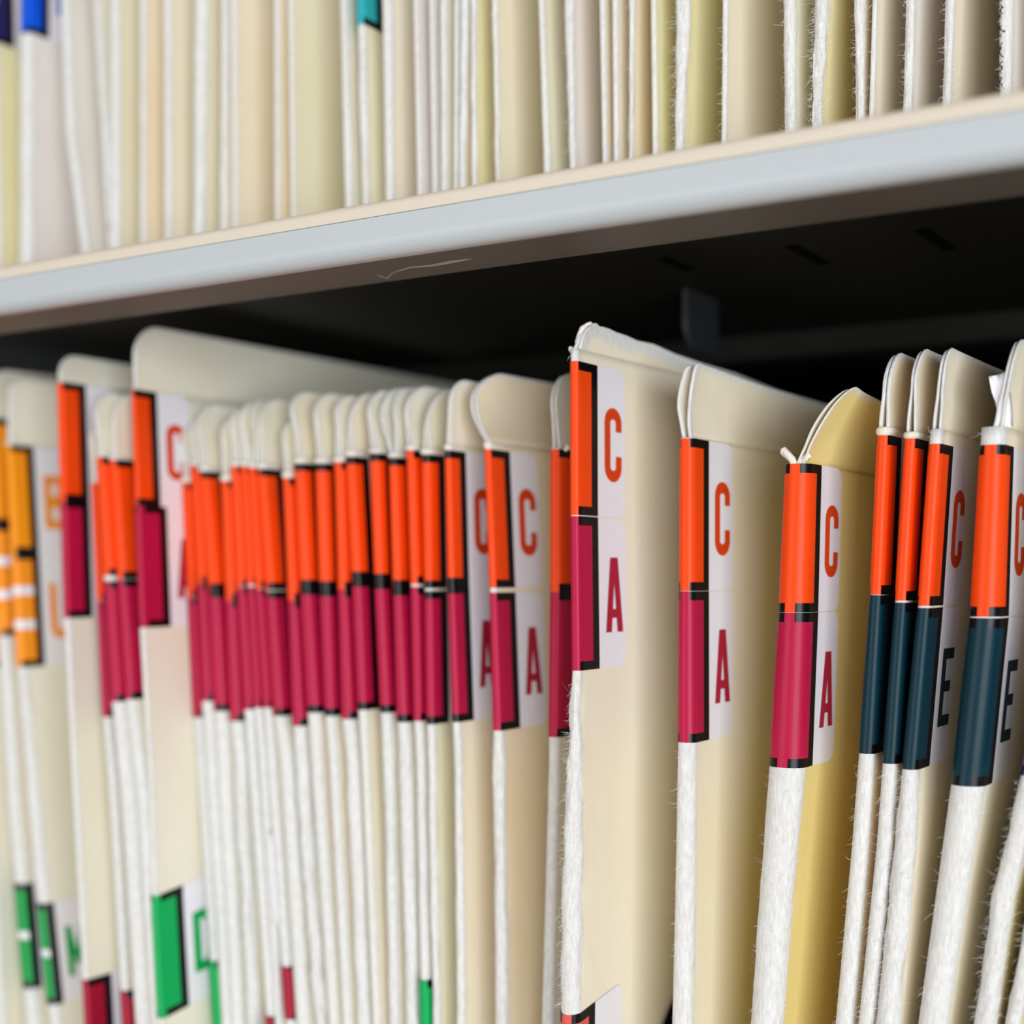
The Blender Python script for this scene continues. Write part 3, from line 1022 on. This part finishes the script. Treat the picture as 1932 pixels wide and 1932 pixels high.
EG = 'folders beyond the frame edges'
for i in range(4):
    UPP.insert(0, Folder('U', ('manila', 'cream', 'green', 'peach')[i], 0.0, [(0, -86 - 56 * i, 14), (470, -80 - 56 * i, 14)], desc=extra(i, 'left', 'upper'), group=EG))
    LOW.insert(0, Folder('L', ('cream', 'manila', 'green', 'cream')[i], 0.0, [(880, -62 - 40 * i, 14), (1500, -32 - 40 * i, 14), (1900, -12 - 40 * i, 14)],
                         [('B', 860, 1060, dict(letter=None)), ('U', 1061, 1260, dict(letter=None))], 6, dict(top=(-48 - 40 * i, 740), r=6), desc=extra(i, 'left', 'lower'), group=EG))
for i in range(6):
    UPP.append(Folder('U', ('manila', 'cream', 'peach', 'green', 'cream', 'manila')[i], 0.0, [(0, 1985 + 96 * i, 18), (170, 1983 + 96 * i, 18)], desc=extra(i, 'right', 'upper'), group=EG))
    x = 2080 + 110 * i
    LOW.append(Folder('L', ('cream', 'manila', 'cream', 'peach', 'cream', 'manila')[i], 0.0, [(860, x + 70, 30), (1500, x, 30), (1932, x - 60, 30)],
                      [('C', 850, 1180, dict(letter=None)), ('E', 1184, 1510, dict(letter=None))], 10, dict(top=(x + 130, 650), r=6), wear=1.2, desc=extra(i, 'right', 'lower'), group=EG))

for row in (LOW, UPP):
    for i in range(len(row) - 1):
        row[i].next, row[i + 1].prev = row[i + 1], row[i]
for row in (LOW, UPP):
    for fo in row:
        fo.build()


# ------------------------------------------------------------------ small details
def ribbon(name, pts, widths, thick, mat, parent, wob=0.0, seed=0.0):
    """a lumpy strip of torn card through 3-D points"""
    v, f = [], []
    n = len(pts)
    for i, p in enumerate(pts):
        d = (Vector(pts[min(i + 1, n - 1)]) - Vector(pts[max(i - 1, 0)])).normalized()
        a = d.cross(Vector((0, 1, 0))).normalized()
        b = d.cross(a).normalized()
        for k in range(8):
            t = 2 * math.pi * k / 8
            r = 1 + wob * noise.noise((i * 0.9 + seed, k * 1.3, seed))
            v.append(tuple(Vector(p) + a * (widths[i] * r * math.cos(t)) + b * (thick * r * math.sin(t))))
    for i in range(n - 1):
        for k in range(8):
            m = (k + 1) % 8
            f.append((i * 8 + k, i * 8 + m, (i + 1) * 8 + m, (i + 1) * 8 + k))
    f.append(tuple(range(7, -1, -1)))
    f.append(tuple((n - 1) * 8 + k for k in range(8)))
    o = mesh_obj(name, v, f, mat, smooth_shade=True)
    if parent is not None:
        o.parent = parent
        o.matrix_parent_inverse = Matrix.Translation(-parent.location)
    return o


M_TORN, _nt, _b = nodes('torn_card_pulp')
_b.inputs['Base Color'].default_value = srgb(238, 235, 226)
_b.inputs['Roughness'].default_value = 0.9
_n = N(_nt, 'ShaderNodeTexNoise')
_n.inputs['Scale'].default_value = 1800
_tc = N(_nt, 'ShaderNodeTexCoord')
_nt.links.new(_tc.outputs['Object'], _n.inputs['Vector'])
_bp = N(_nt, 'ShaderNodeBump')
_bp.inputs['Strength'].default_value = 0.7
_bp.inputs['Distance'].default_value = 0.0003
_nt.links.new(_n.outputs[0], _bp.inputs['Height'])
_nt.links.new(_bp.outputs[0], _b.inputs['Normal'])


def find(word, row):
    return [f for f in row if word in f.desc][0]


def torn(folder, pix, widths, Y, thick=0.0003, seed=1.0):
    pts = [unproj(x, y, folder.yf + Y) for x, y in pix]
    return ribbon('torn_scrap', pts, [w / 1000 for w in widths], thick, M_TORN, folder.root, 0.9, seed)


yel = find('yellow CA folder', LOW)
torn(yel, [(1500, 882), (1494, 868), (1485, 857), (1477, 850), (1474, 848)], (0.5, 0.6, 0.7, 0.7, 0.3), 0.0008, 0.0004, 2.0)
torn(yel, [(1508, 882), (1514, 870), (1522, 862), (1530, 858)], (0.5, 0.6, 0.5, 0.3), 0.0010, 0.0003, 5.0)
tall = find('tallest middle folder with', LOW)
torn(tall, [(1079, 664), (1077, 658), (1075, 655)], (0.4, 0.4, 0.25), 0.0012, 0.0003, 8.0)
torn(tall, [(1089, 654), (1088, 645), (1092, 632), (1099, 620), (1108, 612), (1116, 609)], (0.3, 0.35, 0.3, 0.4, 0.35, 0.2), 0.0020, 0.0003, 9.0)
nar = find('narrow CA folder', LOW)
torn(nar, [(1066, 850), (1070, 845), (1074, 841)], (0.3, 0.55, 0.4), 0.0006, 0.0004, 3.0)

# white sheet sticking out beside the tab of the thick folder
fr_px = [(1866, 710), (1867, 722), (1870, 740), (1877, 758), (1880, 776), (1877, 792), (1874, 806)]
bk_px = [(1900, 703), (1903, 720), (1905, 740), (1907, 758), (1908, 776), (1908, 792), (1908, 806)]
sv_, sf_ = [], []
for k in (0, 1):
    for i in range(len(fr_px)):
        A, B = unproj(fr_px[i][0], fr_px[i][1], 0.0010), unproj(bk_px[i][0], bk_px[i][1], 0.0016)
        for j in range(5):
            p = A.lerp(B, j / 4)
            sv_.append((p.x + 0.00012 * k, p.y + 0.0004 * math.sin(j * 1.2 + i * 0.6) + 0.00006 * k, p.z))
nb_ = len(fr_px) * 5
for i in range(len(fr_px) - 1):
    for j in range(4):
        a = i * 5 + j
        sf_ += [(a, a + 5, a + 6, a + 1), (nb_ + a, nb_ + a + 1, nb_ + a + 6, nb_ + a + 5)]
for i in range(len(fr_px) - 1):
    for j in (0, 4):
        a = i * 5 + j
        sf_.append((a, a + 5, nb_ + a + 5, nb_ + a))
for j in range(4):
    for i in (0, len(fr_px) - 1):
        a = i * 5 + j
        sf_.append((a, a + 1, nb_ + a + 1, nb_ + a))
sh = mesh_obj('paper_sheet', sv_, sf_, M_SHEET, smooth_shade=True)
tag(sh, 'crumpled white paper sheet poking up beside the tab of the thick right folder', 'paper')

# steel divider standing in the gap right of the tallest middle folder
dx = unproj(1241, 1932, 0.012).x
zA, zB = unproj(1241, 1932, 0.012).z - 0.012, unproj(1262, 1735, 0.034).z
ov = []
for i in range(15):
    a = math.pi / 2 * i / 14
    ov.append((0.010 + 0.050 * (1 - math.cos(a)), zA + (zB - zA) * math.sin(a)))
dvp = [(0.010, FLOOR_LO + 0.0001)] + ov + [(0.20, zB), (0.20, FLOOR_LO + 0.0001)]
dv, df_ = extrude_x(dvp, dx, dx + 0.0011)
dob = empty('shelf_divider', (dx, 0.010, FLOOR_LO))
tag(dob, 'dark steel divider plate in the gap right of the tallest middle folder', 'divider')
po = mesh_obj('plate', dv, df_, M_METAL)
po.parent = dob
po.matrix_parent_inverse = Matrix.Translation(-dob.location)
ring = [(dx + 0.0006, y, z) for y, z in [(0.010, FLOOR_LO + 0.002)] + ov]
rm_ = ribbon('rolled_rim', ring, [0.0009] * len(ring), 0.0009, M_SLOT, dob)

# paint scuff on the underside flange
sc_px = [(712, 519), (730, 524), (742, 512), (775, 503), (810, 500), (850, 492), (892, 488)]
ribbon('paint_scuff', [on_level(x, y, lipz - 0.00002) for x, y in sc_px], [0.0001, 0.0003, 0.0004, 0.0002, 0.0005, 0.0004, 0.0001], 0.00004,
       steel('scuffed_primer', srgb(128, 121, 108), 0.8), unit, 1.0, 4.0)

# white sticker edge on the eighth packed folder
e8 = find('eighth folder', LOW)
ribbon('sticker_edge', [unproj(509 + 0.075 * (y - 1570), y, -0.0003) for y in range(1570, 1746, 25)], [0.0006] * 8, 0.0001, M_SHEET, e8.root)

# ink marks stamped on the edge of the last upper folder
last = find('dark ink marks', UPP)
M_INK = gloss('blue_black_ink', srgb(30, 36, 60), 0.6, 0.0)
rk = random.Random(3)
for y in (-20, 12, 48, 84, 118, 146):
    k = last.zpix(y)
    w_ = last.w(k)
    path = []
    for i in range(6):
        zz = k - 0.0004 * i + rk.uniform(-0.0003, 0.0003)
        sd = w_ * (-0.45 + 0.42 * ((i * 7 + int(y)) % 5) / 4 * rk.uniform(0.6, 1))
        q = last.at(zz, sd, 0.00004, last.xl(zz) + last.w(zz) / 2)
        path.append((q[0], q[1] + last.yf, q[2]))
    ribbon('ink_mark', path, [0.00012, 0.0002, 0.00022, 0.0002, 0.00018, 0.0001], 0.00003, M_INK, last.root, 0.5, y)
